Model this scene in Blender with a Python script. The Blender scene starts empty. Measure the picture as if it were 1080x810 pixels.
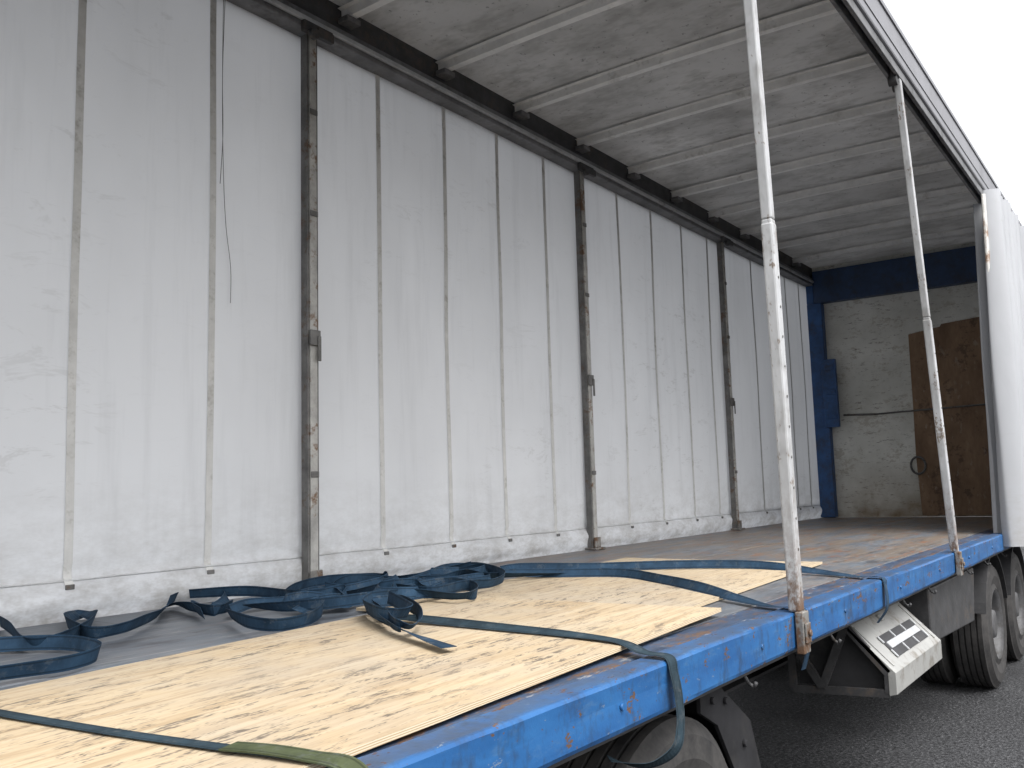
import bpy, bmesh, math, random
from mathutils import Vector, Matrix, noise
random.seed(4)
sc=bpy.context.scene
col=sc.collection
W=2.45; S=2.778; GZ=-1.14; XR=-5.2; XF=8.33

# ---------------------------------------------------------------- helpers
def empty(name):
    o=bpy.data.objects.new(name,None); col.objects.link(o); return o
def finish(name,bm,mat,parent=None,smooth=False,bevel=0.0,seg=2):
    me=bpy.data.meshes.new(name); 
    bmesh.ops.recalc_face_normals(bm,faces=bm.faces)
    bm.to_mesh(me); bm.free()
    for m in (mat if isinstance(mat,list) else [mat]): me.materials.append(m)
    o=bpy.data.objects.new(name,me); col.objects.link(o)
    if parent: o.parent=parent
    if smooth:
        for p in me.polygons: p.use_smooth=True
    if bevel>0:
        b=o.modifiers.new("b",'BEVEL'); b.width=bevel; b.segments=seg; b.limit_method='ANGLE'; b.angle_limit=math.radians(40)
    return o
def bbox(bm,x0,x1,y0,y1,z0,z1):
    v=[bm.verts.new(p) for p in [(x0,y0,z0),(x1,y0,z0),(x1,y1,z0),(x0,y1,z0),(x0,y0,z1),(x1,y0,z1),(x1,y1,z1),(x0,y1,z1)]]
    for f in [(0,3,2,1),(4,5,6,7),(0,1,5,4),(1,2,6,5),(2,3,7,6),(3,0,4,7)]: bm.faces.new([v[i] for i in f])
    return v
def box(name,x0,x1,y0,y1,z0,z1,mat,parent=None,bevel=0.004):
    bm=bmesh.new(); bbox(bm,x0,x1,y0,y1,z0,z1); return finish(name,bm,mat,parent,bevel=bevel)
def tube(bm,a,b,ra,rb=None,n=16,cap=True):
    rb=ra if rb is None else rb
    a=Vector(a); b=Vector(b); t=(b-a).normalized()
    u=t.orthogonal().normalized(); w=t.cross(u)
    A=[];B=[]
    for i in range(n):
        an=2*math.pi*i/n; d=u*math.cos(an)+w*math.sin(an)
        A.append(bm.verts.new(a+d*ra)); B.append(bm.verts.new(b+d*rb))
    for i in range(n):
        j=(i+1)%n; f=bm.faces.new([A[i],A[j],B[j],B[i]]); f.smooth=True
    if cap: bm.faces.new(A[::-1]); bm.faces.new(B)
def prism(bm,pts,y0,y1):
    a=[bm.verts.new((x,y0,z)) for x,z in pts]; b=[bm.verts.new((x,y1,z)) for x,z in pts]
    n=len(pts)
    bm.faces.new(a); bm.faces.new(b[::-1])
    for i in range(n): bm.faces.new([a[i],b[i],b[(i+1)%n],a[(i+1)%n]])
def beam(bm,a,b,wx,wy):
    """rectangular tube between two points"""
    a=Vector(a); b=Vector(b)
    v=[bm.verts.new(p+Vector((sx*wx/2,sy*wy/2,0))) for p in (a,b) for sx,sy in ((-1,-1),(1,-1),(1,1),(-1,1))]
    for f in [(0,3,2,1),(4,5,6,7),(0,1,5,4),(1,2,6,5),(2,3,7,6),(3,0,4,7)]: bm.faces.new([v[i] for i in f])

# ---------------------------------------------------------------- materials
class MB:
    def __init__(s,name):
        s.m=bpy.data.materials.new(name); s.m.use_nodes=True
        s.nt=s.m.node_tree; s.N=s.nt.nodes; s.L=s.nt.links
        s.b=s.N["Principled BSDF"]; s.out=s.N["Material Output"]
        s.tc=s.N.new("ShaderNodeTexCoord"); s.co=s.tc.outputs["Object"]
    def mp(s,scale=(1,1,1),rot=(0,0,0),loc=(0,0,0),co=None):
        n=s.N.new("ShaderNodeMapping"); n.inputs["Scale"].default_value=scale; n.inputs["Rotation"].default_value=rot; n.inputs["Location"].default_value=loc
        s.L.new(co or s.co,n.inputs["Vector"]); return n.outputs[0]
    def noise(s,sc,vec=None,detail=4,rough=.55,dist=0):
        n=s.N.new("ShaderNodeTexNoise"); n.inputs["Scale"].default_value=sc; n.inputs["Detail"].default_value=min(detail,4)
        n.inputs["Roughness"].default_value=rough; n.inputs["Distortion"].default_value=dist
        s.L.new(vec or s.co,n.inputs["Vector"]); return n.outputs["Fac"]
    def ramp(s,fac,stops,interp='LINEAR'):
        n=s.N.new("ShaderNodeValToRGB"); cr=n.color_ramp; cr.interpolation=interp
        while len(cr.elements)<len(stops): cr.elements.new(.5)
        for e,(p,c) in zip(cr.elements,stops):
            e.position=p; e.color=(c,c,c,1) if isinstance(c,(int,float)) else (*c,1)
        s.L.new(fac,n.inputs["Fac"]); return n.outputs["Color"]
    def mix(s,fac,a,b,mode='MIX'):
        n=s.N.new("ShaderNodeMix"); n.data_type='RGBA'; n.blend_type=mode
        for v,i in ((fac,0),(a,6),(b,7)):
            if isinstance(v,(int,float)): 
                n.inputs[i].default_value=v if i==0 else (v,v,v,1)
            elif isinstance(v,tuple): n.inputs[i].default_value=(*v,1)
            else: s.L.new(v,n.inputs[i])
        return n.outputs[2]
    def math(s,op,a,b=0.0):
        n=s.N.new("ShaderNodeMath"); n.operation=op; n.use_clamp=False
        for v,i in ((a,0),(b,1)):
            if isinstance(v,(int,float)): n.inputs[i].default_value=v
            else: s.L.new(v,n.inputs[i])
        return n.outputs[0]
    def xyz(s,co=None):
        n=s.N.new("ShaderNodeSeparateXYZ"); s.L.new(co or s.co,n.inputs[0]); return n.outputs
    def base(s,c,rough=.6,metal=0,spec=.5):
        if isinstance(c,tuple): s.b.inputs["Base Color"].default_value=(*c,1)
        else: s.L.new(c,s.b.inputs["Base Color"])
        if isinstance(rough,(int,float)): s.b.inputs["Roughness"].default_value=rough
        else: s.L.new(rough,s.b.inputs["Roughness"])
        s.b.inputs["Metallic"].default_value=metal
        s.b.inputs["Specular IOR Level"].default_value=spec
    def bump(s,h,strength=.3,dist=.01):
        n=s.N.new("ShaderNodeBump"); n.inputs["Strength"].default_value=strength; n.inputs["Distance"].default_value=dist
        s.L.new(h,n.inputs["Height"]); s.L.new(n.outputs[0],s.b.inputs["Normal"])
    def transl(s,c,fac):
        t=s.N.new("ShaderNodeBsdfTranslucent"); 
        if isinstance(c,tuple): t.inputs[0].default_value=(*c,1)
        else: s.L.new(c,t.inputs[0])
        m=s.N.new("ShaderNodeMixShader"); m.inputs[0].default_value=fac
        s.L.new(s.b.outputs[0],m.inputs[1]); s.L.new(t.outputs[0],m.inputs[2]); s.L.new(m.outputs[0],s.out.inputs[0])

def m_curtain(name,fac=.3,tint=(.75,.762,.78),grime=1.0):
    m=MB(name)
    z=m.xyz()[2]
    big=m.ramp(m.noise(1.1,m.mp((1,1,.5)),4,.6),[(.3,tuple(v*.90 for v in tint)),(.62,tint)])
    stk=m.ramp(m.noise(2.6,m.mp((3.0,1,.25)),4,.7),[(.52,1.0),(.70,.93)])
    big=m.mix(grime,big,m.mix(1,big,stk,'MULTIPLY'))
    # scuff marks
    sc1=m.ramp(m.noise(3.0,m.mp((1.0,1,3.2),(0,.5,0)),4,.9,.5),[(.57,0.0),(.66,1.0)])
    msk=m.ramp(m.noise(.6,m.mp((1,1,1),loc=(7.3,0,2.9)),2,.5),[(.42,0.04),(.62,.30)])
    c=m.mix(m.math('MULTIPLY',m.math('MULTIPLY',sc1,msk),grime),big,(.34,.335,.32))
    low=m.math('MULTIPLY',m.ramp(z,[(0.0,.9),(.22,.35),(.6,.0)]),m.ramp(m.noise(5,m.mp((1,1,2)),4,.8),[(.38,.0),(.66,.8)]))
    c=m.mix(m.math('MULTIPLY',low,grime),c,(.30,.28,.25))
    m.base(c,.55,spec=.2)
    m.transl(c,fac); return m.m
M_curt=m_curtain("curtain_pvc_white",.42)
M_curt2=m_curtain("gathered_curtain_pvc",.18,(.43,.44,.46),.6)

def simple(name,c,rough=.6,metal=0,var=.35,nscale=8,bump=.15,dirt=None,dirtamt=(.55,.7),spec=.5):
    m=MB(name)
    n=m.noise(nscale,None,4,.7)
    a=tuple(v*(1-var) for v in c); b=tuple(min(1,v*(1+var)) for v in c)
    cc=m.ramp(n,[(.3,a),(.7,b)])
    if dirt: 
        d=m.ramp(m.noise(nscale*.7,m.mp((1,1,1),loc=(5,2,7)),4,.85),[(dirtamt[0],0.0),(dirtamt[1],1.0)])
        cc=m.mix(d,cc,dirt)
    m.base(cc,rough,metal,spec)
    if bump>.16: m.bump(m.noise(nscale*6,None,2),bump,.004)
    return m.m
M_seam=simple("curtain_webbing_seam",(.50,.50,.49),.8,0,.12,10,.1,(.30,.29,.27),(.54,.72))
M_alu=simple("weathered_aluminium",(.40,.41,.42),.45,.3,.2,6,.15,(.20,.19,.18),(.55,.75))
M_bow=simple("roof_bow_aluminium",(.64,.64,.635),.5,.1,.12,6,.1,(.36,.35,.33),(.57,.78))
M_nrail=simple("near_rail_grey_paint",(.20,.20,.215),.5,.0,.1,3,.1,(.15,.15,.16),(.52,.75))
M_fpole=simple("dirty_steel_post",(.34,.335,.32),.55,.1,.3,9,.3,(.15,.09,.055),(.54,.64))
M_sock=simple("pole_socket_steel",(.17,.165,.155),.6,.1,.4,12,.3,(.10,.055,.03),(.48,.58))
M_chan=simple("post_channel_steel",(.12,.118,.115),.6,.1,.4,9,.2,(.09,.055,.035),(.54,.66))
M_dark=simple("dark_grimy_steel",(.045,.045,.047),.6,.2,.4,8,.3,(.09,.07,.055),(.55,.75))
M_rail=simple("cant_rail_grey",(.15,.15,.155),.55,.2,.35,5,.2,(.06,.06,.06),(.5,.7))
M_chas=simple("chassis_black",(.022,.022,.024),.65,0,.4,6,.1,(.06,.055,.05),(.55,.8))
M_wing=simple("wing_plate_black",(.018,.018,.020),.7,0,.4,6,.1,(.035,.034,.033),(.52,.8),spec=.25)
M_rim=simple("painted_wheel_rim",(.07,.07,.073),.6,.1,.3,9,.1,(.03,.026,.022),(.5,.7))
M_boxw=simple("toolbox_pale_paint",(.27,.27,.26),.5,.05,.12,7,.1,(.15,.135,.115),(.53,.68))
M_blue_d=simple("bulkhead_blue_paint",(.016,.040,.10),.5,0,.35,5,.15,(.02,.025,.04),(.5,.7))
M_blue_p=simple("post_blue_paint",(.018,.070,.20),.5,0,.35,5,.15,(.03,.04,.07),(.5,.7))

def m_pole():
    m=MB("galvanised_pole"); o=m.xyz()
    c=m.ramp(m.noise(7,m.mp((1,1,.4)),4,.7),[(.3,(.33,.335,.34)),(.7,(.50,.51,.52))])
    d=m.ramp(m.noise(14,m.mp((1,1,.45)),4,.9),[(.575,0.0),(.63,.85)])
    c=m.mix(d,c,(.15,.11,.08))
    sm=m.ramp(m.noise(5,m.mp((1,1,.5),loc=(3,1,2)),4,.8),[(.50,0.0),(.64,.6)])
    c=m.mix(sm,c,(.22,.215,.205))
    low=m.math('MULTIPLY',m.ramp(o[2],[(0,1.0),(.25,.25),(.5,0.0)]),m.ramp(m.noise(20,m.mp((1,1,.6)),4,.8),[(.42,0.0),(.55,1.0)]))
    c=m.mix(low,c,(.12,.065,.035))
    m.base(c,.55,.05,.35); return m.m
M_pole=m_pole()

def m_blue():
    m=MB("rave_blue_paint"); o=m.xyz()
    base=m.ramp(m.noise(3,m.mp((1,2,4)),4,.6),[(.3,(.013,.070,.205)),(.7,(.024,.118,.30))])
    fade=m.ramp(m.noise(7,m.mp((.8,1,3)),4,.85),[(.54,0.0),(.70,.45)])
    c=m.mix(fade,base,(.08,.16,.27))
    grime=m.ramp(m.noise(5,m.mp((1.6,1,.8)),4,.85),[(.50,0.0),(.66,.7)])
    c=m.mix(grime,c,(.022,.040,.075))
    topm=m.ramp(o[2],[(.0,0.0),(.003,.65)])
    c=m.mix(m.math('MULTIPLY',topm,m.ramp(m.noise(8,m.mp((.5,1,1)),4,.8),[(.35,.2),(.55,1.0)])),c,(.05,.065,.09))
    rust=m.ramp(m.noise(11,m.mp((.6,1,1)),4,.9),[(.595,0.0),(.63,1.0)])
    c=m.mix(rust,c,(.09,.052,.035))
    chip=m.ramp(m.noise(24,m.mp((.5,1,1.6)),4,.8),[(.645,0.0),(.665,.55)])
    c=m.mix(chip,c,(.20,.22,.23))
    m.base(c,m.ramp(rust,[(0,.45),(1,.85)]),0,.35)
    m.bump(m.noise(22,None,4,.7),.3,.004); return m.m
M_blue=m_blue()
def m_edge():
    m=MB("worn_blue_edge_plate")
    base=m.ramp(m.noise(5,m.mp((.6,2,1)),4,.8),[(.35,(.022,.038,.07)),(.6,(.05,.08,.14)),(.75,(.11,.125,.15))])
    rust=m.ramp(m.noise(9,m.mp((.5,1.6,1)),4,.85),[(.51,0.0),(.60,.9)])
    c=m.mix(rust,base,(.12,.068,.038))
    sh=m.ramp(m.noise(22,m.mp((.4,1.6,1)),4,.7),[(.60,0.0),(.68,.7)])
    c=m.mix(sh,c,(.30,.30,.29))
    m.base(c,.5,.1,.5)
    m.bump(m.noise(25,None,4,.7),.4,.004); return m.m
M_edge=m_edge()
def m_deck():
    m=MB("deck_worn_plate")
    o=m.xyz()
    base=m.ramp(m.noise(2.2,m.mp((.5,1.3,1)),4,.8),[(.3,(.066,.080,.100)),(.5,(.105,.122,.145)),(.7,(.175,.187,.20))])
    fx=m.ramp(m.math('MULTIPLY',o[0],.12),[(.0,.10),(.28,.70),(.9,.85)])
    rust=m.ramp(m.noise(2.6,m.mp((.45,1.6,1),loc=(2,0,0)),4,.85),[(.40,0.0),(.56,1.0)])
    c=m.mix(m.math('MULTIPLY',rust,fx),base,(.165,.12,.08))
    scr=m.ramp(m.noise(9,m.mp((.25,4,1)),4,.85),[(.56,0.0),(.68,.6)])
    c=m.mix(scr,c,(.33,.32,.30))
    rs=m.ramp(m.noise(5,m.mp((.5,1.4,1),loc=(1,6,0)),4,.85),[(.56,0.0),(.62,1.0)])
    c=m.mix(m.math('MULTIPLY',rs,fx),c,(.19,.075,.03))
    dk=m.ramp(m.noise(6,m.mp((.4,2,1),loc=(9,1,0)),4,.8),[(.52,0.0),(.66,.75)])
    c=m.mix(dk,c,(.04,.04,.045))
    m.base(c,.5,0,.5)
    m.bump(m.noise(20,m.mp((.5,2,1)),4,.7),.35,.004); return m.m
M_deck=m_deck()
def m_ply(name,shift,grey=0.0):
    m=MB(name)
    co=m.mp((1,1,1),loc=(shift,shift*.7,0))
    warp=m.noise(1.4,m.mp((.5,1,1),co=co),3,.6)
    g=m.noise(3,m.mp((.5,9,1),co=co),4,.7,1.2)
    base=m.ramp(g,[(.32,(.36,.27,.17)),(.47,(.455,.36,.24)),(.62,(.51,.42,.295))])
    tone=m.ramp(warp,[(.3,(.82,.80,.77)),(.7,(1,1,1))])
    c=m.mix(1,base,tone,'MULTIPLY')
    dust=m.ramp(m.noise(1.3,m.mp((1,1,1),loc=(1,5,0),co=co),4,.75),[(.44,0.0+grey),(.64,.45+grey)])
    c=m.mix(dust,c,(.35,.315,.265))
    mk=m.ramp(m.noise(7,m.mp((.9,4.2,1),co=co),4,.88,.3),[(.54,0.0),(.60,1.0)])
    ms=m.ramp(m.noise(1.5,m.mp((.8,1.3,1),loc=(4,8,0),co=co),3,.6),[(.40,0.0),(.58,.85)])
    c=m.mix(m.math('MULTIPLY',mk,ms),c,(.095,.08,.068))
    mk2=m.ramp(m.noise(22,m.mp((.5,2.6,1),co=co),3,.7),[(.62,0.0),(.69,.7)])
    c=m.mix(mk2,c,(.16,.13,.10))
    m.base(c,.8,0,.2); m.bump(g,.15,.003); return m.m
M_ply=m_ply("plywood_pine",0.0); M_ply2=m_ply("plywood_pine_b",7.3,.12)
def m_plyedge():
    m=MB("plywood_edge"); z=m.xyz()[2]
    w=m.math('FRACT',m.math('MULTIPLY',z,220.0))
    c=m.ramp(w,[(.4,(.60,.51,.37)),(.6,(.38,.28,.17))]); m.base(c,.8,0,.2); return m.m
M_plye=m_plyedge()
def m_roof():
    m=MB("roof_sheet_translucent")
    c=m.ramp(m.noise(1.0,None,4,.62,.3),[(.3,(.38,.38,.38)),(.7,(.55,.55,.55))])
    st=m.ramp(m.noise(3.5,m.mp((1,.5,1)),4,.85),[(.46,0.0),(.64,.6)])
    c=m.mix(st,c,(.25,.248,.24))
    sp=m.ramp(m.noise(20,None,3,.7),[(.62,0.0),(.70,.7)])
    c=m.mix(sp,c,(.13,.13,.125))
    m.base(c,.5,0,.3); m.transl(c,.22); return m.m
M_roof=m_roof()
def m_bulk():
    m=MB("bulkhead_white_ply"); o=m.xyz()
    c=m.ramp(m.noise(1.6,None,4,.65),[(.3,(.50,.50,.46)),(.65,(.70,.70,.66))])
    d=m.ramp(m.noise(3,m.mp((1,1,1.6)),4,.9),[(.54,0.0),(.62,.5)])
    c=m.mix(d,c,(.34,.30,.24))
    sk=m.ramp(m.noise(9,m.mp((1,.5,3)),4,.9),[(.59,0.0),(.65,.8)])
    c=m.mix(sk,c,(.10,.085,.07))
    low=m.math('MULTIPLY',m.ramp(o[2],[(0,.95),(.28,.4),(.7,0.0)]),m.ramp(m.noise(3,None,4),[(.3,.3),(.6,1.0)]))
    c=m.mix(low,c,(.17,.11,.05)); m.base(c,.6,0,.3); return m.m
M_bulk=m_bulk()
def m_board():
    m=MB("brown_particle_board")
    c=m.ramp(m.noise(2.0,m.mp((1,1.5,.6)),4,.8),[(.3,(.15,.095,.06)),(.6,(.25,.165,.105)),(.75,(.33,.24,.165))])
    d=m.ramp(m.noise(4,None,4,.85),[(.55,0.0),(.63,.7)])
    c=m.mix(d,c,(.08,.056,.042)); 
    e=m.ramp(m.noise(14,m.mp((1,1,.5)),3,.7),[(.62,0.0),(.70,.4)])
    c=m.mix(e,c,(.38,.33,.28)); m.base(c,.7,0,.2); return m.m
M_board=m_board()
def m_strap(name,c,wid):
    m=MB(name); uv=m.tc.outputs["UV"]; o=m.xyz(uv)
    n=m.ramp(m.noise(9,None,4,.7),[(.3,tuple(v*.6 for v in c)),(.7,tuple(v*1.35 for v in c))])
    edge=m.ramp(m.math('ABSOLUTE',m.math('SUBTRACT',o[1],.5)),[(.30,0.0),(.32,.7),(.40,.7),(.42,0.0)])
    cc=m.mix(edge,n,tuple(v*.35 for v in c))
    dust=m.ramp(m.noise(16,None,4,.85),[(.54,0.0),(.70,.35)])
    cc=m.mix(dust,cc,(.12,.13,.135))
    m.base(cc,.8,0,.15); return m.m
M_strap=m_strap("blue_polyester_webbing",(.019,.043,.076),.05)
M_strap2=m_strap("faded_blue_webbing",(.022,.038,.050),.05)
M_green=m_strap("olive_wear_sleeve",(.058,.070,.036),.09)
def m_tyre():
    m=MB("tyre_rubber"); c=m.ramp(m.noise(9,None,4,.8),[(.3,(.018,.018,.019)),(.7,(.055,.052,.05))]); m.base(c,.8,0,.3); return m.m
M_tyre=m_tyre()
def m_asph():
    m=MB("asphalt_ground")
    a=m.ramp(m.noise(.6,None,4,.7),[(.35,(.020,.0205,.022)),(.65,(.040,.041,.044))])
    n=m.noise(55,None,3,.75)
    c=m.mix(m.ramp(n,[(.50,0.0),(.64,.75)]),a,(.14,.14,.145))
    n2=m.noise(36,m.mp((1,1,1),loc=(4,4,0)),3,.75)
    c=m.mix(m.ramp(n2,[(.49,0.0),(.58,.85)]),c,(.007,.007,.008))
    m.base(c,m.ramp(m.noise(1.5),[(.35,.5),(.65,.85)]),0,.3); m.bump(n,1.0,.015); return m.m
M_asph=m_asph()

# ---------------------------------------------------------------- ground
bm=bmesh.new(); bmesh.ops.create_grid(bm,x_segments=2,y_segments=2,size=600)
g=finish("asphalt_ground",bm,M_asph); g.location=(0,0,GZ)

T=empty("curtainside_trailer")

# ---------------------------------------------------------------- deck
bm=bmesh.new()
xs=[XR,-3.62,-1.22,1.18,3.58,5.98,XF-.01]
ys=[.205,1.36,2.44]
for i in range(len(xs)-1):
    for j in range(2):
        bbox(bm,xs[i]+.003,xs[i+1]-.003,ys[j]+.003,ys[j+1]-.003,-.03,-.001-.0015*((i+j)%2))
finish("deck_floor_plates",bm,M_deck,T,bevel=.003)
box("deck_subfloor",XR,XF,.205,2.44,-.06,-.033,M_chas,T,0)
bm=bmesh.new()
def dent(x,k): return .0035*noise.noise(Vector((x*1.7,k*3.1,0)))+.002*noise.noise(Vector((x*6,k*2.3,4)))
prof=[(.09,-.115),(.088,-.003),(.078,.004),(.010,.004),(.002,.001),(-.001,-.006),(0,-.05),(0,-.112),(.004,-.122),(.018,-.126),(.088,-.126)]
prev=None; NX=300
for i in range(NX+1):
    x=XR+(XF-XR)*i/NX
    r=[bm.verts.new((x,y+dent(x,k),z+dent(x+9,k)*(.5 if z>-.01 else 1))) for k,(y,z) in enumerate(prof)]
    if prev:
        for a in range(len(prof)): bm.faces.new([prev[a],prev[(a+1)%len(prof)],r[(a+1)%len(prof)],r[a]])
    prev=r
finish("side_rave_near",bm,M_blue,T,smooth=False)
box("side_rave_near_lip",XR,XF,.03,.09,-.145,-.132,M_dark,T,.003)
box("edge_plate",XR,XF,.098,.202,-.05,-.0015,M_edge,T,.006)
box("side_rave_far",XR,XF,2.48,2.54,-.125,.0,M_blue,T,.008)
bm=bmesh.new()
x=XR+.3
while x<XF:
    tube(bm,(x,-.007,-.062),(x,.002,-.062),.008,n=8); x+=.92
finish("rave_bolts",bm,M_blue,T)
bm=bmesh.new()
for x in [-2.45,-1.6,-.35,.55,1.75,2.35,3.5,4.2,5.0]:
    pts=[(x,.05,-.135),(x,.03,-.17),(x,.012,-.18),(x,.004,-.165)]
    for a,b in zip(pts[:-1],pts[1:]): tube(bm,a,b,.006,n=8)
finish("rope_hooks",bm,M_dark,T)

# ---------------------------------------------------------------- far curtain
def fy(x,z):
    y=2.462
    y+=.005*math.sin(math.pi*2*x/.57+.6)*math.sin(math.pi*min(max(z,0),2.9)/2.9)
    y+=.016*noise.noise(Vector((x*1.1,z*.7,3.3)))+.0025*noise.noise(Vector((x*4,z*1.5,1.1)))
    if z<.16:
        t=max(0,min(1,(.16-z)/.16))
        y-=.040*math.sin(math.pi*min(1,t*1.05))*(.8+.35*noise.noise(Vector((x*1.2,0,5))))
        y+=.010*noise.noise(Vector((x*5,z*22,8)))
        y+=.03*max(0,t-.75)
    elif z<.22: y+=.006*math.sin((z-.16)/.06*math.pi)
    return y
bm=bmesh.new()
nx=420; zs=[-.14,-.10,-.07,-.04,-.02,0,.015,.03,.045,.06,.075,.09,.105,.12,.135,.15,.165,.18,.2,.22,.26,.3]+[.3+ (2.93-.3)*i/44 for i in range(1,45)]
V=[[bm.verts.new((XR+(XF-XR)*i/nx,fy(XR+(XF-XR)*i/nx,z),z)) for z in zs] for i in range(nx+1)]
for i in range(nx):
    for j in range(len(zs)-1): bm.faces.new([V[i][j],V[i+1][j],V[i+1][j+1],V[i][j+1]])
finish("far_side_curtain",bm,M_curt,T,smooth=True)
bm=bmesh.new(); bk=bmesh.new()
seams=[-4.6,-4.0,-3.4,-1.9,-1.27,-.615,.52,1.11,1.68,2.26,3.36,3.97,4.60,5.18,6.37,6.91,7.46,7.93]
for sx in seams:
    hw=.018
    prev=None
    for z in [z for z in zs if z>=.135]:
        xx=sx+.004*noise.noise(Vector((sx,z*1.2,0)))
        a=bm.verts.new((xx-hw,fy(xx-hw,z)-.004,z)); b=bm.verts.new((xx+hw,fy(xx+hw,z)-.004,z))
        if prev: bm.faces.new([prev[0],prev[1],b,a])
        prev=(a,b)
    y=fy(sx,.14)-.008
    bbox(bk,sx-.019,sx+.019,y-.006,y,.12,.14)
finish("curtain_seam_webbing",bm,M_seam,T,smooth=True)
finish("curtain_seam_buckles",bk,M_chan,T,bevel=.003)
bm=bmesh.new()
for k in range(200):
    x0=XR+(XF-XR)*k/200; x1=XR+(XF-XR)*(k+1)/200
    tube(bm,(x0,fy(x0,.155)-.002,.155+.004*noise.noise(Vector((x0*2,0,0)))),(x1,fy(x1,.155)-.002,.155+.004*noise.noise(Vector((x1*2,0,0)))),.005,n=6,cap=False)
finish("curtain_hem_cord",bm,M_curt,T,smooth=True)

# far posts
for k in range(-1,3):
    x=-3.19+(k*S+3.19)*.984
    bm=bmesh.new()
    bbox(bm,x-.024,x+.024,2.378,2.42,0.0,2.89)
    finish("far_post_face_%d"%(k+2),bm,M_fpole,T,bevel=.004)
    bm=bmesh.new()
    bbox(bm,x-.037,x-.0255,2.385,2.435,0.0,2.89); bbox(bm,x+.0255,x+.037,2.385,2.435,0.0,2.89)
    for z in (.55,1.9,2.45):
        bbox(bm,x-.026,x+.026,2.371,2.377,z,z+.03)
    bbox(bm,x-.034,x+.034,2.364,2.377,1.22,1.30); bbox(bm,x+.01,x+.03,2.355,2.363,1.14,1.27)
    finish("far_post_channel_%d"%(k+2),bm,M_chan,T,bevel=.003)
    bm=bmesh.new(); bbox(bm,x-.07,x+.07,2.34,2.44,.001,.016); bbox(bm,x-.04,x+.04,2.362,2.376,.017,.09)
    finish("far_post_foot_%d"%(k+2),bm,M_sock,T,bevel=.004)
    bm=bmesh.new(); bbox(bm,x-.10,x+.10,2.33,2.36,2.87,2.93); bbox(bm,x-.03,x+.08,2.30,2.329,2.85,2.90); tube(bm,(x-.05,2.30,2.86),(x-.05,2.329,2.86),.03,n=14)
    finish("far_post_carriage_%d"%(k+2),bm,M_dark,T,bevel=.004)

# ---------------------------------------------------------------- roof
far=bmesh.new()
bbox(far,XR,XF,2.36,2.50,2.905,3.00); 
finish("far_cant_rail",far,M_rail,T,bevel=.006)
far=bmesh.new(); bbox(far,XR,XF,2.39,2.50,3.003,3.152)
finish("far_cant_rail_upper",far,M_dark,T,bevel=.003)
far=bmesh.new(); bbox(far,XR,XF-.14,2.335,2.357,2.93,2.955)
finish("far_curtain_track",far,M_alu,T,bevel=.003)
nr=bmesh.new(); bbox(nr,XR,XF,-.035,.05,2.885,3.15)
finish("near_cant_rail",nr,M_nrail,T,bevel=.012)
nr=bmesh.new(); bbox(nr,XR,XF,-.02,.0,2.825,2.884); bbox(nr,XR,XF,.03,.05,2.825,2.884)
finish("near_curtain_track",nr,M_rail,T,bevel=.003)
nr=bmesh.new(); bbox(nr,XR,XF,-.040,-.036,2.945,2.955); bbox(nr,XR,XF,-.044,-.0355,3.09,3.10)
finish("near_rail_ridges",nr,M_nrail,T,bevel=.001)
box("roof_sheet",XR,XF+.05,-.02,2.48,3.153,3.165,M_roof,T,0)
bm=bmesh.new(); bl=bmesh.new()
bx=[]
x=.14-.815*6
while x<XF-.2:
    bx.append(x); x+=.823
for x in bx:
    n=12; prev=None
    for i in range(n+1):
        y=.055+(2.33)*i/n; cz=.018*math.sin(math.pi*i/n)
        z0=3.075+cz; 
        ring=[bm.verts.new((x-.055,y,z0+.052)),bm.verts.new((x-.026,y,z0+.048)),bm.verts.new((x-.024,y,z0)),bm.verts.new((x+.024,y,z0)),bm.verts.new((x+.026,y,z0+.048)),bm.verts.new((x+.055,y,z0+.052))]
        if prev:
            for a in range(5): bm.faces.new([prev[a],prev[a+1],ring[a+1],ring[a]])
        prev=ring
    bbox(bl,x-.05,x+.05,2.31,2.388,3.04,3.073); bbox(bl,x-.05,x+.05,.052,.09,2.95,3.073)
finish("roof_bows",bm,M_bow,T,smooth=False)
finish("roof_bow_brackets",bl,M_rail,T,bevel=.004)
box("rear_corner_post_near",XR,XR+.12,0.0,.12,0.006,2.82,M_blue_d,T); box("rear_corner_post_far",XR,XR+.12,2.33,2.45,0,2.90,M_blue_d,T)

# ---------------------------------------------------------------- near poles
def near_pole(name,pts,foot,lift):
    P=empty(name)
    bm=bmesh.new()
    for a,b in zip(pts[:-1],pts[1:]): beam(bm,a,b,.044,.039)
    finish("tube_upper",bm,M_pole,P,bevel=.006)
    a=Vector(pts[-1]); 
    bm=bmesh.new(); A=Vector(pts[0]); B=Vector(pts[1]); 
    beam(bm,A,A.lerp(B,.99),.050,.045)
    finish("tube_lower_sleeve",bm,M_pole,P,bevel=.008)
    bm=bmesh.new()
    for i in range(2,12):
        q=A.lerp(B,i/13); tube(bm,q+Vector((0,-.0245,0)),q+Vector((0,-.022,0)),.005,n=8)
    fx,fy_=foot
    finish("pin_holes",bm,M_chan,P,bevel=0)
    bm=bmesh.new()
    bbox(bm,fx-.034,fx+.034,-.034,-.006,-.135,.008); bbox(bm,fx-.026,fx+.026,-.042,-.035,-.10,-.03)
    tube(bm,(fx,-.052,-.065),(fx,-.043,-.065),.012,n=10)
    finish("socket_bracket",bm,M_sock,P,bevel=.004)
    bm=bmesh.new(); bbox(bm,a.x-.08,a.x+.08,.002,.028,2.80,2.88); tube(bm,(a.x-.05,-.01,2.80),(a.x-.05,.04,2.80),.03,n=14); tube(bm,(a.x+.05,-.01,2.80),(a.x+.05,.04,2.80),.03,n=14)
    finish("roller_carriage",bm,M_dark,P,bevel=.003)
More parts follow.
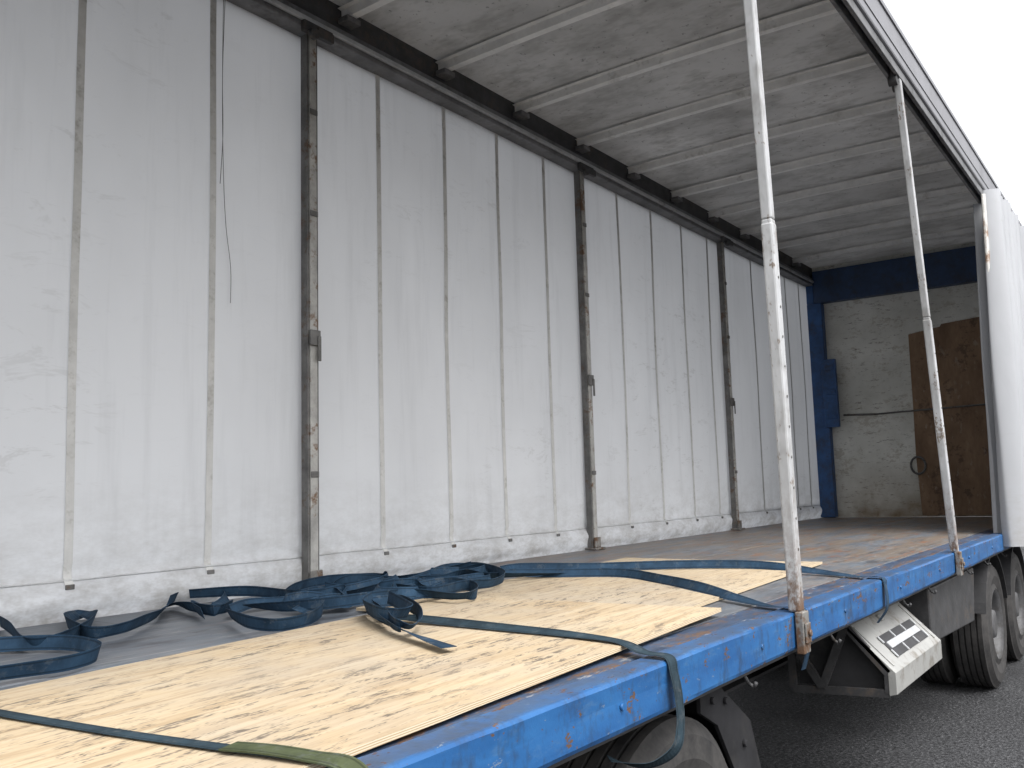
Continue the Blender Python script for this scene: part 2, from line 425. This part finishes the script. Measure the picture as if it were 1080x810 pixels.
near_pole("support_pole",[(.05,.0,.006),(.008,.0,1.42),(-.075,.0,2.82)],(.045,0),0)
near_pole("support_pole",[(2.93,.0,.006),(2.67,.0,1.42),(2.39,.0,2.82)],(2.93,0),0)

# ---------------------------------------------------------------- bulkhead
bm=bmesh.new(); bbox(bm,XF,XF+.05,0,2.45,0,3.15); finish("bulkhead_panel",bm,M_bulk,T,bevel=0)
box("bulkhead_header",XF-.13,XF-.002,.052,2.358,2.67,3.08,M_blue_d,T,.01)
box("bulkhead_post_far",XF-.13,XF-.002,2.27,2.45,.002,2.668,M_blue_p,T,.01)
box("bulkhead_post_far_top",XF-.12,XF-.004,2.362,2.45,2.67,2.903,M_blue_p,T,.004)
box("bulkhead_post_near",XF-.13,XF-.002,.0,.14,.006,2.668,M_blue_p,T,.01)
bm=bmesh.new(); bbox(bm,XF-.2,XF-.133,2.13,2.30,1.10,1.94)
for z in (1.2,1.5,1.8): bbox(bm,XF-.215,XF-.202,2.15,2.26,z,z+.06)
finish("bulkhead_lock_box",bm,M_blue_p,T,bevel=.006)
bm=bmesh.new()
pts=[(1.30,.02),(1.32,.7),(1.31,1.25),(1.30,2.16),(.95,2.21),(.93,2.24),(.15,2.30),(.15,.02)]
a=[bm.verts.new((XF-.016,y,z)) for y,z in pts]; b=[bm.verts.new((XF-.003,y,z)) for y,z in pts]
bm.faces.new(a); bm.faces.new(b[::-1])
for i in range(len(pts)): bm.faces.new([a[i],b[i],b[(i+1)%len(pts)],a[(i+1)%len(pts)]])
finish("bulkhead_brown_board",bm,M_board,T)
bm=bmesh.new(); tube(bm,(XF-.012,2.12,1.25),(XF-.012,1.72,1.235),.012,n=8); tube(bm,(XF-.02,1.74,1.235),(XF-.025,.2,1.27),.010,n=8)
for i in range(20):
    a0=2*math.pi*i/20; a1=2*math.pi*(i+1)/20
    tube(bm,(XF-.03,1.30+.08*math.cos(a0),.60+.10*math.sin(a0)),(XF-.03,1.30+.08*math.cos(a1),.60+.10*math.sin(a1)),.013,n=8)
finish("bulkhead_tie_bar_and_ring",bm,M_chan,T)

# ---------------------------------------------------------------- gathered near curtain
bm=bmesh.new()
n=900; x0=4.80; x1=8.45
zz=[-.09+ (2.97)*j/40 for j in range(41)]
V=[]
for i in range(n+1):
    t=i/n; row=[]
    for z in zz:
        h=(z+.09)/2.97
        xs0=x0+.50*h-.10*math.sin(h*math.pi)
        x=xs0+(x1-xs0)*t
        ph=t*2*math.pi*20+1.8*noise.noise(Vector((t*9,h*1.1,0)))
        amp=(.090+.06*noise.noise(Vector((t*14,h*.8,4))))*(1-.40*h)
        y=-.080+amp*math.sin(ph)+.018*math.sin(2.3*ph+h*2)+.02*noise.noise(Vector((t*20,h*3,9)))
        x+=.06*math.cos(ph)
        row.append(bm.verts.new((x,y,z)))
    V.append(row)
for i in range(n):
    for j in range(40): bm.faces.new([V[i][j],V[i+1][j],V[i+1][j+1],V[i][j+1]])
c=finish("near_side_curtain_gathered",bm,M_curt2,T,smooth=True)
bm=bmesh.new(); V=[]
for i in range(81):
    t=i/80; row=[]
    for j in range(31):
        h=j/30; z=.006+2.80*h
        x=4.93+.46*h+.30*t; y=.045+.035*math.sin(t*19+h)+.015*noise.noise(Vector((t*6,h*3,2)))
        row.append(bm.verts.new((x,y,z)))
    V.append(row)
for i in range(80):
    for j in range(30): bm.faces.new([V[i][j],V[i+1][j],V[i+1][j+1],V[i][j+1]])
finish("near_side_curtain_fold",bm,M_curt2,T,smooth=True)
bm=bmesh.new(); tube(bm,(4.86,-.03,-.06),(5.22,-.03,2.82),.018,n=12); finish("curtain_tension_tube",bm,M_fpole,T)
# ---------------------------------------------------------------- chassis and running gear
bm=bmesh.new()
for y in (.72,1.66):
    bbox(bm,XR+.1,XF,y,y+.014,-.50,-.075); bbox(bm,XR+.1,XF,y-.06,y+.075,-.075,-.062); bbox(bm,XR+.1,XF,y-.06,y+.075,-.515,-.501)
x=XR+.2
while x<XF:
    bbox(bm,x,x+.012,.10,.655,-.16,-.063); bbox(bm,x-.03,x+.04,.10,.655,-.172,-.161)
    bbox(bm,x,x+.012,.736,1.655,-.30,-.08); bbox(bm,x,x+.012,1.74,2.47,-.16,-.063); x+=.42
finish("chassis_beams",bm,M_chas,T)
def wheel(name,x,y,flip,parent):
    E=empty(name); 
    R=.47; w=.27
    prof=[(0.0,.265),(.0+.012,.30),(-.004,.36),(.004,.425),(.03,.458)]
    tread=[]
    nz=5; 
    for g in range(nz):
        a=.03+(w-.06)*g/nz; b=.03+(w-.06)*(g+1)/nz
        tread+= [(a+.006,R),(b-.006,R),(b-.005,R-.013),(b+.005,R-.013)]
    prof2=[(w-d,r) for d,r in reversed(prof)]
    pr=prof+tread[:-2]+prof2
    bm=bmesh.new(); n=72; rings=[]
    for i in range(n):
        an=2*math.pi*i/n; rings.append([bm.verts.new((r*math.cos(an),d,r*math.sin(an))) for d,r in pr])
    for i in range(n):
        A=rings[i];B=rings[(i+1)%n]
        for j in range(len(pr)-1): bm.faces.new([A[j],B[j],B[j+1],A[j+1]])
    t=finish("tyre",bm,M_tyre,E,smooth=False,bevel=0)
    bm=bmesh.new(); pr=[(.012,.268),(.0,.262),(.03,.245),(.05,.235),(.115,.215),(.125,.13),(.06,.115),(.02,.10),(.015,.06),(.012,.0001)]
    rings=[]
    n=48
    for i in range(n):
        an=2*math.pi*i/n; rings.append([bm.verts.new((r*math.cos(an),d,r*math.sin(an))) for d,r in pr])
    for i in range(n):
        A=rings[i];B=rings[(i+1)%n]
        for j in range(len(pr)-1):
            f=bm.faces.new([A[j],B[j],B[j+1],A[j+1]]); f.smooth=True
    finish("rim",bm,M_rim,E)
    bm=bmesh.new()
    for i in range(10):
        an=2*math.pi*i/10; tube(bm,(.165*math.cos(an),.09,.165*math.sin(an)),(.165*math.cos(an),.135,.165*math.sin(an)),.014,n=6)
    finish("wheel_nuts",bm,M_dark,E)
    bm=bmesh.new()
    for i in range(10):
        an=2*math.pi*(i+.5)/10; tube(bm,(.19*math.cos(an),.106,.19*math.sin(an)),(.19*math.cos(an),.118,.19*math.sin(an)),.022,n=12)
    finish("hand_holes",bm,M_chas,E)
    E.location=(x,y,GZ+R); 
    if flip: E.rotation_euler=(0,0,math.pi)
    E.parent=parent
for ax in (-.78,-2.02,4.74,5.98):
    for (y,f) in ((.07,0),(.37,0),(2.39,1),(2.09,1)): wheel("wheel",ax,y,f,T)
    bm=bmesh.new(); tube(bm,(ax,.35,GZ+.47),(ax,2.1,GZ+.47),.07,n=16)
    for y in (.80,1.60): 
        bbox(bm,ax-.5,ax+.5,y-.04,y+.04,GZ+.56,GZ+.60); prism(bm,[(ax+.42,-.52),(ax+.62,-.52),(ax+.56,-.78),(ax+.44,-.78)],y-.06,y-.045)
    finish("axle",bm,M_chas,T)
bm=bmesh.new()
prism(bm,[(2.62,-.19),(4.1,-.19),(4.1,-.24),(3.98,-.55),(2.62,-.50)],.10,.65)
finish("side_locker_dark",bm,M_dark,T,bevel=.01)
bm=bmesh.new(); prev=None
for ax in (4.74,5.98):
    prev=None
    for i in range(19):
        an=math.radians(15+150*i/18); r=.53
        q=[(ax+r*math.cos(an),.06,GZ+.47+r*math.sin(an)),(ax+r*math.cos(an),.65,GZ+.47+r*math.sin(an)),(ax+(r+.012)*math.cos(an),.65,GZ+.47+(r+.012)*math.sin(an)),(ax+(r+.012)*math.cos(an),.06,GZ+.47+(r+.012)*math.sin(an))]
        q=[bm.verts.new(p) for p in q]
        if prev:
            for a in range(4): bm.faces.new([prev[a],prev[(a+1)%4],q[(a+1)%4],q[a]])
        prev=q
finish("mudguards",bm,M_chas,T)
bm=bmesh.new()
prism(bm,[(-.52,-.19),(-.36,-.19),(-.13,-.34),(-.02,-.60),(-.10,-.75),(-.22,-.75),(-.28,-.47),(-.40,-.30),(-.52,-.24)],.12,.135)
prism(bm,[(-.52,-.185),(-.356,-.185),(-.126,-.336),(-.016,-.60),(-.03,-.61),(-.135,-.345),(-.36,-.195),(-.52,-.195)],.137,.66)
for (x,z) in ((-.44,-.215),(-.34,-.235),(-.20,-.40),(-.12,-.62)): tube(bm,(x,.108,z),(x,.12,z),.012,n=8)
finish("front_wing_plate",bm,M_wing,T,bevel=.002)

# toolbox slung under the deck
TB=empty("underslung_toolbox")
def yz_prism(bm,pts,x0,x1):
    a=[bm.verts.new((x0,y,z)) for y,z in pts]; b=[bm.verts.new((x1,y,z)) for y,z in pts]; n=len(pts)
    bm.faces.new(a); bm.faces.new(b[::-1])
    for i in range(n): bm.faces.new([a[i],b[i],b[(i+1)%n],a[(i+1)%n]])
bm=bmesh.new()
yz_prism(bm,[(.17,-.20),(.165,-.215),(-.035,-.405),(-.035,-.50),(.0,-.51),(.0,-.41),(.17,-.23)],1.20,2.18)
finish("lid_and_front",bm,M_boxw,TB,bevel=.006)
bm=bmesh.new(); yz_prism(bm,[(.19,-.24),(.01,-.42),(.01,-.50),(.42,-.50),(.42,-.24)],1.25,2.16)
finish("box_body",bm,M_chas,TB)
bm=bmesh.new()
def bar(bm,p,q,x,t=.02,w=.035):
    p=Vector(p);q=Vector(q);d=(q-p).normalized();nn=Vector((-d.y,d.x))*w/2
    yz_prism(bm,[tuple(p+nn),tuple(q+nn),tuple(q-nn),tuple(p-nn)],x-t,x)
for i,(p,q_) in enumerate([((.17,-.22),(.44,-.20)),((.44,-.20),(.44,-.52)),((.44,-.52),(.0,-.50)),((.0,-.50),(.0,-.41)),((.0,-.41),(.17,-.22)),((.18,-.22),(.30,-.50)),((.30,-.50),(.43,-.30))]):
    bar(bm,p,q_,1.228-.002*i)
finish("end_frame",bm,M_dark,TB)
bm=bmesh.new()
def lid(u,v,h):
    p0=Vector((.165,-.215)); p1=Vector((-.035,-.405)); d=(p1-p0); nrm=Vector((d.y,-d.x)).normalized()
    if nrm.x>0: nrm=-nrm
    q=p0+d*v+nrm*h; return (1.20+.98*u,q.x,q.y)
def lidquad(bm,u0,u1,v0,v1,h0,h1):
    vs=[bm.verts.new(lid(u,v,h)) for h in (h0,h1) for u,v in ((u0,v0),(u1,v0),(u1,v1),(u0,v1))]
    for f in [(0,3,2,1),(4,5,6,7),(0,1,5,4),(1,2,6,5),(2,3,7,6),(3,0,4,7)]: bm.faces.new([vs[i] for i in f])
lidquad(bm,.20,.86,.38,.82,-.002,.004)
finish("vent_panel",bm,M_chas,TB)
bm=bmesh.new()
lidquad(bm,.23,.83,.53,.66,.0042,.010)
for i in range(4): 
    u=.20+.22*i; lidquad(bm,u-.008,u+.008,.38,.52,.0042,.009); lidquad(bm,u-.008,u+.008,.67,.82,.0042,.009)
finish("vent_bars",bm,M_alu,TB)
bm=bmesh.new(); lidquad(bm,.46,.54,.05,.18,.0,.012); lidquad(bm,.05,.07,.05,.9,.0,.005); lidquad(bm,.93,.95,.05,.9,.0,.005)
finish("lid_trim",bm,M_boxw,TB,bevel=.002)

# ---------------------------------------------------------------- plywood
def sheet(name,corners,z0s,th,mat,rotx):
    bm=bmesh.new()
    o=Vector((corners[0][0],corners[0][1],0)); ex=(Vector((corners[1][0],corners[1][1],0))-o).normalized(); ang=math.atan2(ex.y,ex.x)
    R=Matrix.Rotation(-ang,3,'Z'); L=[R@(Vector((c[0],c[1],0))-o) for c in corners]
    n=24; rows=[]
    for i in range(n+1):
        t=i/n; r=[]
        for j in range(9):
            s=j/8
            p=L[0]*(1-t)*(1-s)+L[1]*t*(1-s)+L[2]*t*s+L[3]*(1-t)*s
            z=z0s[0]*(1-t)+z0s[1]*t+.003*math.sin(t*5)*math.sin(s*3)+.002
            r.append((p.x+.002*noise.noise(Vector((s*9,t*30,0))),p.y+.003*noise.noise(Vector((t*14,s,3))),z))
        rows.append(r)
    top=[[bm.verts.new((p[0],p[1],p[2]+th)) for p in r] for r in rows]; bot=[[bm.verts.new(p) for p in r] for r in rows]
    for i in range(n):
        for j in range(8):
            bm.faces.new([top[i][j],top[i+1][j],top[i+1][j+1],top[i][j+1]]); bm.faces.new([bot[i][j],bot[i][j+1],bot[i+1][j+1],bot[i+1][j]])
    def side(seq):
        for (a,b) in zip(seq[:-1],seq[1:]):
            f=bm.faces.new([bot[a[0]][a[1]],bot[b[0]][b[1]],top[b[0]][b[1]],top[a[0]][a[1]]]); f.material_index=1
    side([(i,0) for i in range(n+1)]); side([(n,j) for j in range(9)]); side([(i,8) for i in range(n,-1,-1)]); side([(0,j) for j in range(8,-1,-1)])
    ob=finish(name,bm,[mat,M_plye]); ob.location=o; ob.rotation_euler=(0,0,ang); return ob
sheet("plywood_sheet",[(-.50,.325),(1.93,.49),(1.90,1.70),(-.59,1.54)],(.002,.002),.012,M_ply2,0)
sheet("plywood_sheet",[(-2.56,.055),(-.14,.20),(-.21,1.33),(-2.62,1.16)],(.002,.016),.013,M_ply,0)

# ---------------------------------------------------------------- straps
def catmull(P,n=8):
    out=[]
    for i in range(len(P)-1):
        p0=P[max(i-1,0)];p1=P[i];p2=P[i+1];p3=P[min(i+2,len(P)-1)]
        for k in range(n):
            t=k/n
            out.append(.5*((2*p1)+(-p0+p2)*t+(2*p0-5*p1+4*p2-p3)*t*t+(-p0+3*p1-3*p2+p3)*t**3))
    out.append(P[-1].copy()); return out
def ribbon(bm,ctrl,width=.047):
    P=catmull([Vector(c[:3]) for c in ctrl]); Nn=catmull([Vector(c[3:]) for c in ctrl])
    uv=bm.loops.layers.uv.verify(); prev=None; s=0
    for i,p in enumerate(P):
        t=(P[min(i+1,len(P)-1)]-P[max(i-1,0)]); 
        if t.length<1e-6: continue
        t.normalize(); nn=Nn[i].normalized(); w=t.cross(nn); 
        if w.length<1e-4: continue
        w.normalize()
        a=bm.verts.new(p-w*width/2); b=bm.verts.new(p+w*width/2)
        if prev:
            s2=s+(p-prev[3]).length
            f=bm.faces.new([prev[0],prev[1],b,a]); f.smooth=True
            for l,u in zip(f.loops,((s,0),(s,1),(s2,1),(s2,0))): l[uv].uv=u
            s=s2
        prev=(a,b,w,p)
def strap_ob(name,build,mat,parent=None,th=.0014):
    bm=bmesh.new(); build(bm)
    me=bpy.data.meshes.new(name); bm.to_mesh(me); bm.free(); me.materials.append(mat)
    o=bpy.data.objects.new(name,me); col.objects.link(o)
    if parent: o.parent=parent
    if th>0:
        for p in me.polygons: p.use_smooth=False
        m=o.modifiers.new("s",'SOLIDIFY'); m.thickness=th; m.offset=0
    return o
def floor_path(s,tilts,zb=.012,amp=.02,seed=0):
    pts=[tuple(float(v)/100 for v in a.split(",")) for a in s.split()]
    out=[]
    for i,(x,y) in enumerate(pts):
        a=pts[max(i-1,0)]; b=pts[min(i+1,len(pts)-1)]
        t=Vector((b[0]-a[0],b[1]-a[1],0)).normalized(); h=Vector((-t.y,t.x,0))
        tl=math.radians(tilts[i%len(tilts)])
        nn=Vector((0,0,1))*math.cos(tl)+h*math.sin(tl)
        z=zb+.024*abs(math.sin(tl))+amp*(.5+.5*noise.noise(Vector((x*6,y*6,seed))))
        out.append((x,y,z,*nn))
    return out
paths=[
("-152,246 -161,218 -172,187 -171,178 -161,182 -146,196 -128,223 -124,240 -139,223 -150,196 -152,181 -141,182 -127,193 -108,211 -90,233 -94,213 -99,190 -86,196",[75,80,70,60,70,80,60,40,70,80,70,60,65,50,30,60],.004),
("-90,233 -69,252 -56,249 -66,226 -85,207 -93,211 -106,187",[70,60,80,60,30,60],.008),
("-105,173 -117,146 -116,132 -102,133 -81,149 -64,173 -65,190 -79,193 -96,183",[60,80,70,80,85,60,40,50],.012),
("-93,178 -92,157 -79,146 -57,143 -42,137 -41,118 -33,114 -13,132 -6,153 -29,154 -45,160 -71,160 -94,148",[20,60,80,85,60,40,75,85,80,50,20,40],.032),
("-67,196 -33,221 -2,233 19,228 31,223 2,199 -16,201 -40,200 -65,190",[30,75,80,60,70,80,30,60],.010),
("15,213 22,194 67,214 82,206 73,180 86,175",[50,75,80,60,30],.012),
("-36,153 -40,131 -14,135 2,132 30,147 56,182 51,197 10,177 -24,161",[70,85,75,60,80,85,50,70],.036),
("40,198 32,166 46,154 70,142 86,124",[20,60,30,10,0],.028),
("-73,243 -57,224 -58,191 -45,177 -16,178 3,172",[60,80,75,40,70,85],.018),
]
ST=empty("ratchet_strap_pile")
for i,(s,tl,zb) in enumerate(paths):
    strap_ob("webbing_%d"%i,lambda bm: ribbon(bm,floor_path(s,tl,zb,.012,i*3.1)),M_strap,ST)
def tangle(bm,cx,cy,r,k,zb):
    rnd=random.Random(k); a0=rnd.random()*6; ctrl=[]
    for i in range(11):
        a=a0+i*.95; rr=r*(.55+.6*rnd.random()); x=cx+rr*math.cos(a)*1.3; y=cy+rr*math.sin(a)*.9
        h=Vector((math.cos(a),math.sin(a),0)); tl=math.radians(rnd.uniform(25,90))
        nn=Vector((0,0,1))*math.cos(tl)+h*math.sin(tl)
        ctrl.append((x,y,zb+.03*rnd.random()+.02,*nn))
    ribbon(bm,ctrl)
for i,(cx,cy,r,zb) in enumerate([(-.62,1.72,.15,.016),(-.15,1.95,.17,.018),(.1,1.62,.16,.030),(-.35,1.45,.14,.030),(.38,1.78,.15,.03)]):
    strap_ob("webbing_coil_%d"%i,lambda bm: tangle(bm,cx,cy,r,i+10,zb),M_strap,ST)
def knot(bm):
    ribbon(bm,floor_path("-78,125 -100,98 -112,82 -104,82 -88,95 -70,118 -66,130 -80,128 -98,104 -110,84 -118,66 -125,51",[60,85,70,40,80,85,60,70,60,35,10,0],.034,.014,5))
    ribbon(bm,floor_path("-72,132 -90,118 -104,96 -96,92 -82,108 -70,126",[80,70,85,60,80],.05,.014,6))
strap_ob("webbing_knot",knot,M_strap,ST)

strap_ob("lashing_strap",lambda bm: ribbon(bm,[(-.90,1.12,.05,0,0,1),(-.87,1.0,.045,-.3,0,1),(-.86,.85,.040,-.4,0,1),(-.87,.6,.038,-.3,0,1),(-.88,.38,.036,-.2,0,1),(-.91,.18,.033,0,0,1),(-.945,.08,.016,0,-.1,1),(-.95,.005,.011,0,-.6,1),(-.955,-.012,-.03,0,-1,.1),(-.955,-.022,-.09,0,-1,0),(-.965,-.028,-.16,0,-1,0),(-.99,-.02,-.215,-.2,-1,-.4),(-1.05,.03,-.245,-.3,-.6,-1),(-1.12,.10,-.22,0,.1,-1)]),M_strap2)
strap_ob("lashing_strap",lambda bm: ribbon(bm,[(.72,1.80,.05,-.6,0,1),(.82,1.71,.05,-1,-.3,.6),(1.03,1.45,.038,-1,-.5,.5),(1.17,1.25,.038,-1,-.4,.4),(1.31,1.02,.040,-1,-.3,.5),(1.42,.74,.038,-1,0,.6),(1.40,.52,.032,-.8,.1,.8),(1.36,.30,.014,-.4,0,1),(1.27,.11,.008,0,0,1),(1.235,.005,.012,0,-.6,1),(1.225,-.012,-.03,0,-1,.1),(1.22,-.014,-.12,0,-1,0),(1.21,.03,-.19,0,-1,-.4)]),M_strap)
strap_ob("lashing_strap",lambda bm: ribbon(bm,[(.42,1.80,.05,-.5,0,1),(.56,1.62,.045,-1,-.2,.8),(.70,1.40,.038,-1,-.3,.6),(.80,1.12,.038,-1,0,.5),(.60,.80,.036,-1,.4,.5),(.40,.54,.036,-1,.4,.7),(.22,.30,.022,-.4,.2,1),(.12,.12,.009,0,-.1,1),(.10,.002,.012,0,-.6,1),(.095,-.014,-.03,0,-1,.1),(.09,-.02,-.12,0,-1,0),(.085,.0,-.20,0,-1,0)]),M_strap)
strap_ob("lashing_strap",lambda bm: ribbon(bm,[(-2.34,1.5,.012,0,0,1),(-2.26,1.20,.034,0,0,1),(-2.23,.95,.027,0,0,1),(-2.19,.57,.026,0,0,1),(-2.15,.30,.026,0,0,1),(-2.11,.10,.024,0,0,1),(-2.09,.02,.013,0,-.5,1),(-2.08,-.014,-.03,0,-1,0),(-2.07,-.02,-.2,0,-1,0)],.036),M_strap2)
strap_ob("strap_wear_sleeve",lambda bm: ribbon(bm,[(-2.145,.27,.029,0,0,1),(-2.125,.19,.030,0,0,1),(-2.11,.10,.028,0,0,1),(-2.09,.025,.018,0,-.5,1),(-2.08,-.020,-.03,0,-1,0),(-2.07,-.026,-.09,0,-1,0)],.052),M_green,None,.003)
strap_ob("ratchet_strap_loop",lambda bm: ribbon(bm,floor_path("-235,145 -202,138 -186,134 -174,140 -168,155 -168,172 -179,188 -200,200",[50,60,70,75,70,75,70,60],.004,.01,2)),M_strap)

bm=bmesh.new()
def cord(pts):
    P=catmull([Vector(p) for p in pts],5)
    for a,b in zip(P[:-1],P[1:]): tube(bm,a,b,.0016,n=6,cap=False)
cord([(-.60,2.40,2.9),(-.58,2.43,2.4),(-.57,2.43,2.0),(-.55,2.435,1.75),(-.52,2.437,1.55),(-.52,2.437,1.38)])
cord([(-.59,2.40,2.9),(-.58,2.43,2.5),(-.575,2.43,2.2),(-.585,2.435,1.95)])
finish("hanging_cord",bm,M_chan,T,smooth=True)

# ---------------------------------------------------------------- light
w=bpy.data.worlds.new("World"); sc.world=w; w.use_nodes=True
nt=w.node_tree; bg=nt.nodes["Background"]
sky=nt.nodes.new("ShaderNodeTexSky"); sky.sky_type='NISHITA'; sky.sun_disc=False
EL=math.radians(60); AZ=math.radians(200)
sky.sun_elevation=EL; sky.sun_rotation=AZ; sky.air_density=1.0; sky.dust_density=6; sky.ozone_density=1
hs=nt.nodes.new("ShaderNodeHueSaturation"); hs.inputs["Saturation"].default_value=.12; hs.inputs["Value"].default_value=2.75
nt.links.new(sky.outputs[0],hs.inputs["Color"]); nt.links.new(hs.outputs[0],bg.inputs[0]); bg.inputs[1].default_value=.15
sd=bpy.data.lights.new("sun",'SUN'); sd.energy=.5; sd.angle=math.radians(60); sd.color=(1,.98,.95)
so=bpy.data.objects.new("sun",sd); col.objects.link(so)
D=Vector((math.sin(AZ)*math.cos(EL),math.cos(AZ)*math.cos(EL),math.sin(EL)))
so.rotation_euler=D.to_track_quat('Z','Y').to_euler(); so.location=D*20

# ---------------------------------------------------------------- camera
cd=bpy.data.cameras.new("camera"); cam=bpy.data.objects.new("camera",cd); col.objects.link(cam)
cd.sensor_width=36; cd.lens=958.934/1080*36; cd.clip_start=.05; cd.clip_end=3000
R=Matrix(((0.58662,-0.07578,-0.80631),(-0.80936,-0.08974,-0.58041),(-0.02838,0.99308,-0.11398)))
cam.matrix_world=Matrix.Translation((-3.1932,-1.12396,.46637))@R.to_4x4()
sc.camera=cam
sc.view_settings.view_transform='Standard'; sc.view_settings.look='None'; sc.view_settings.exposure=0
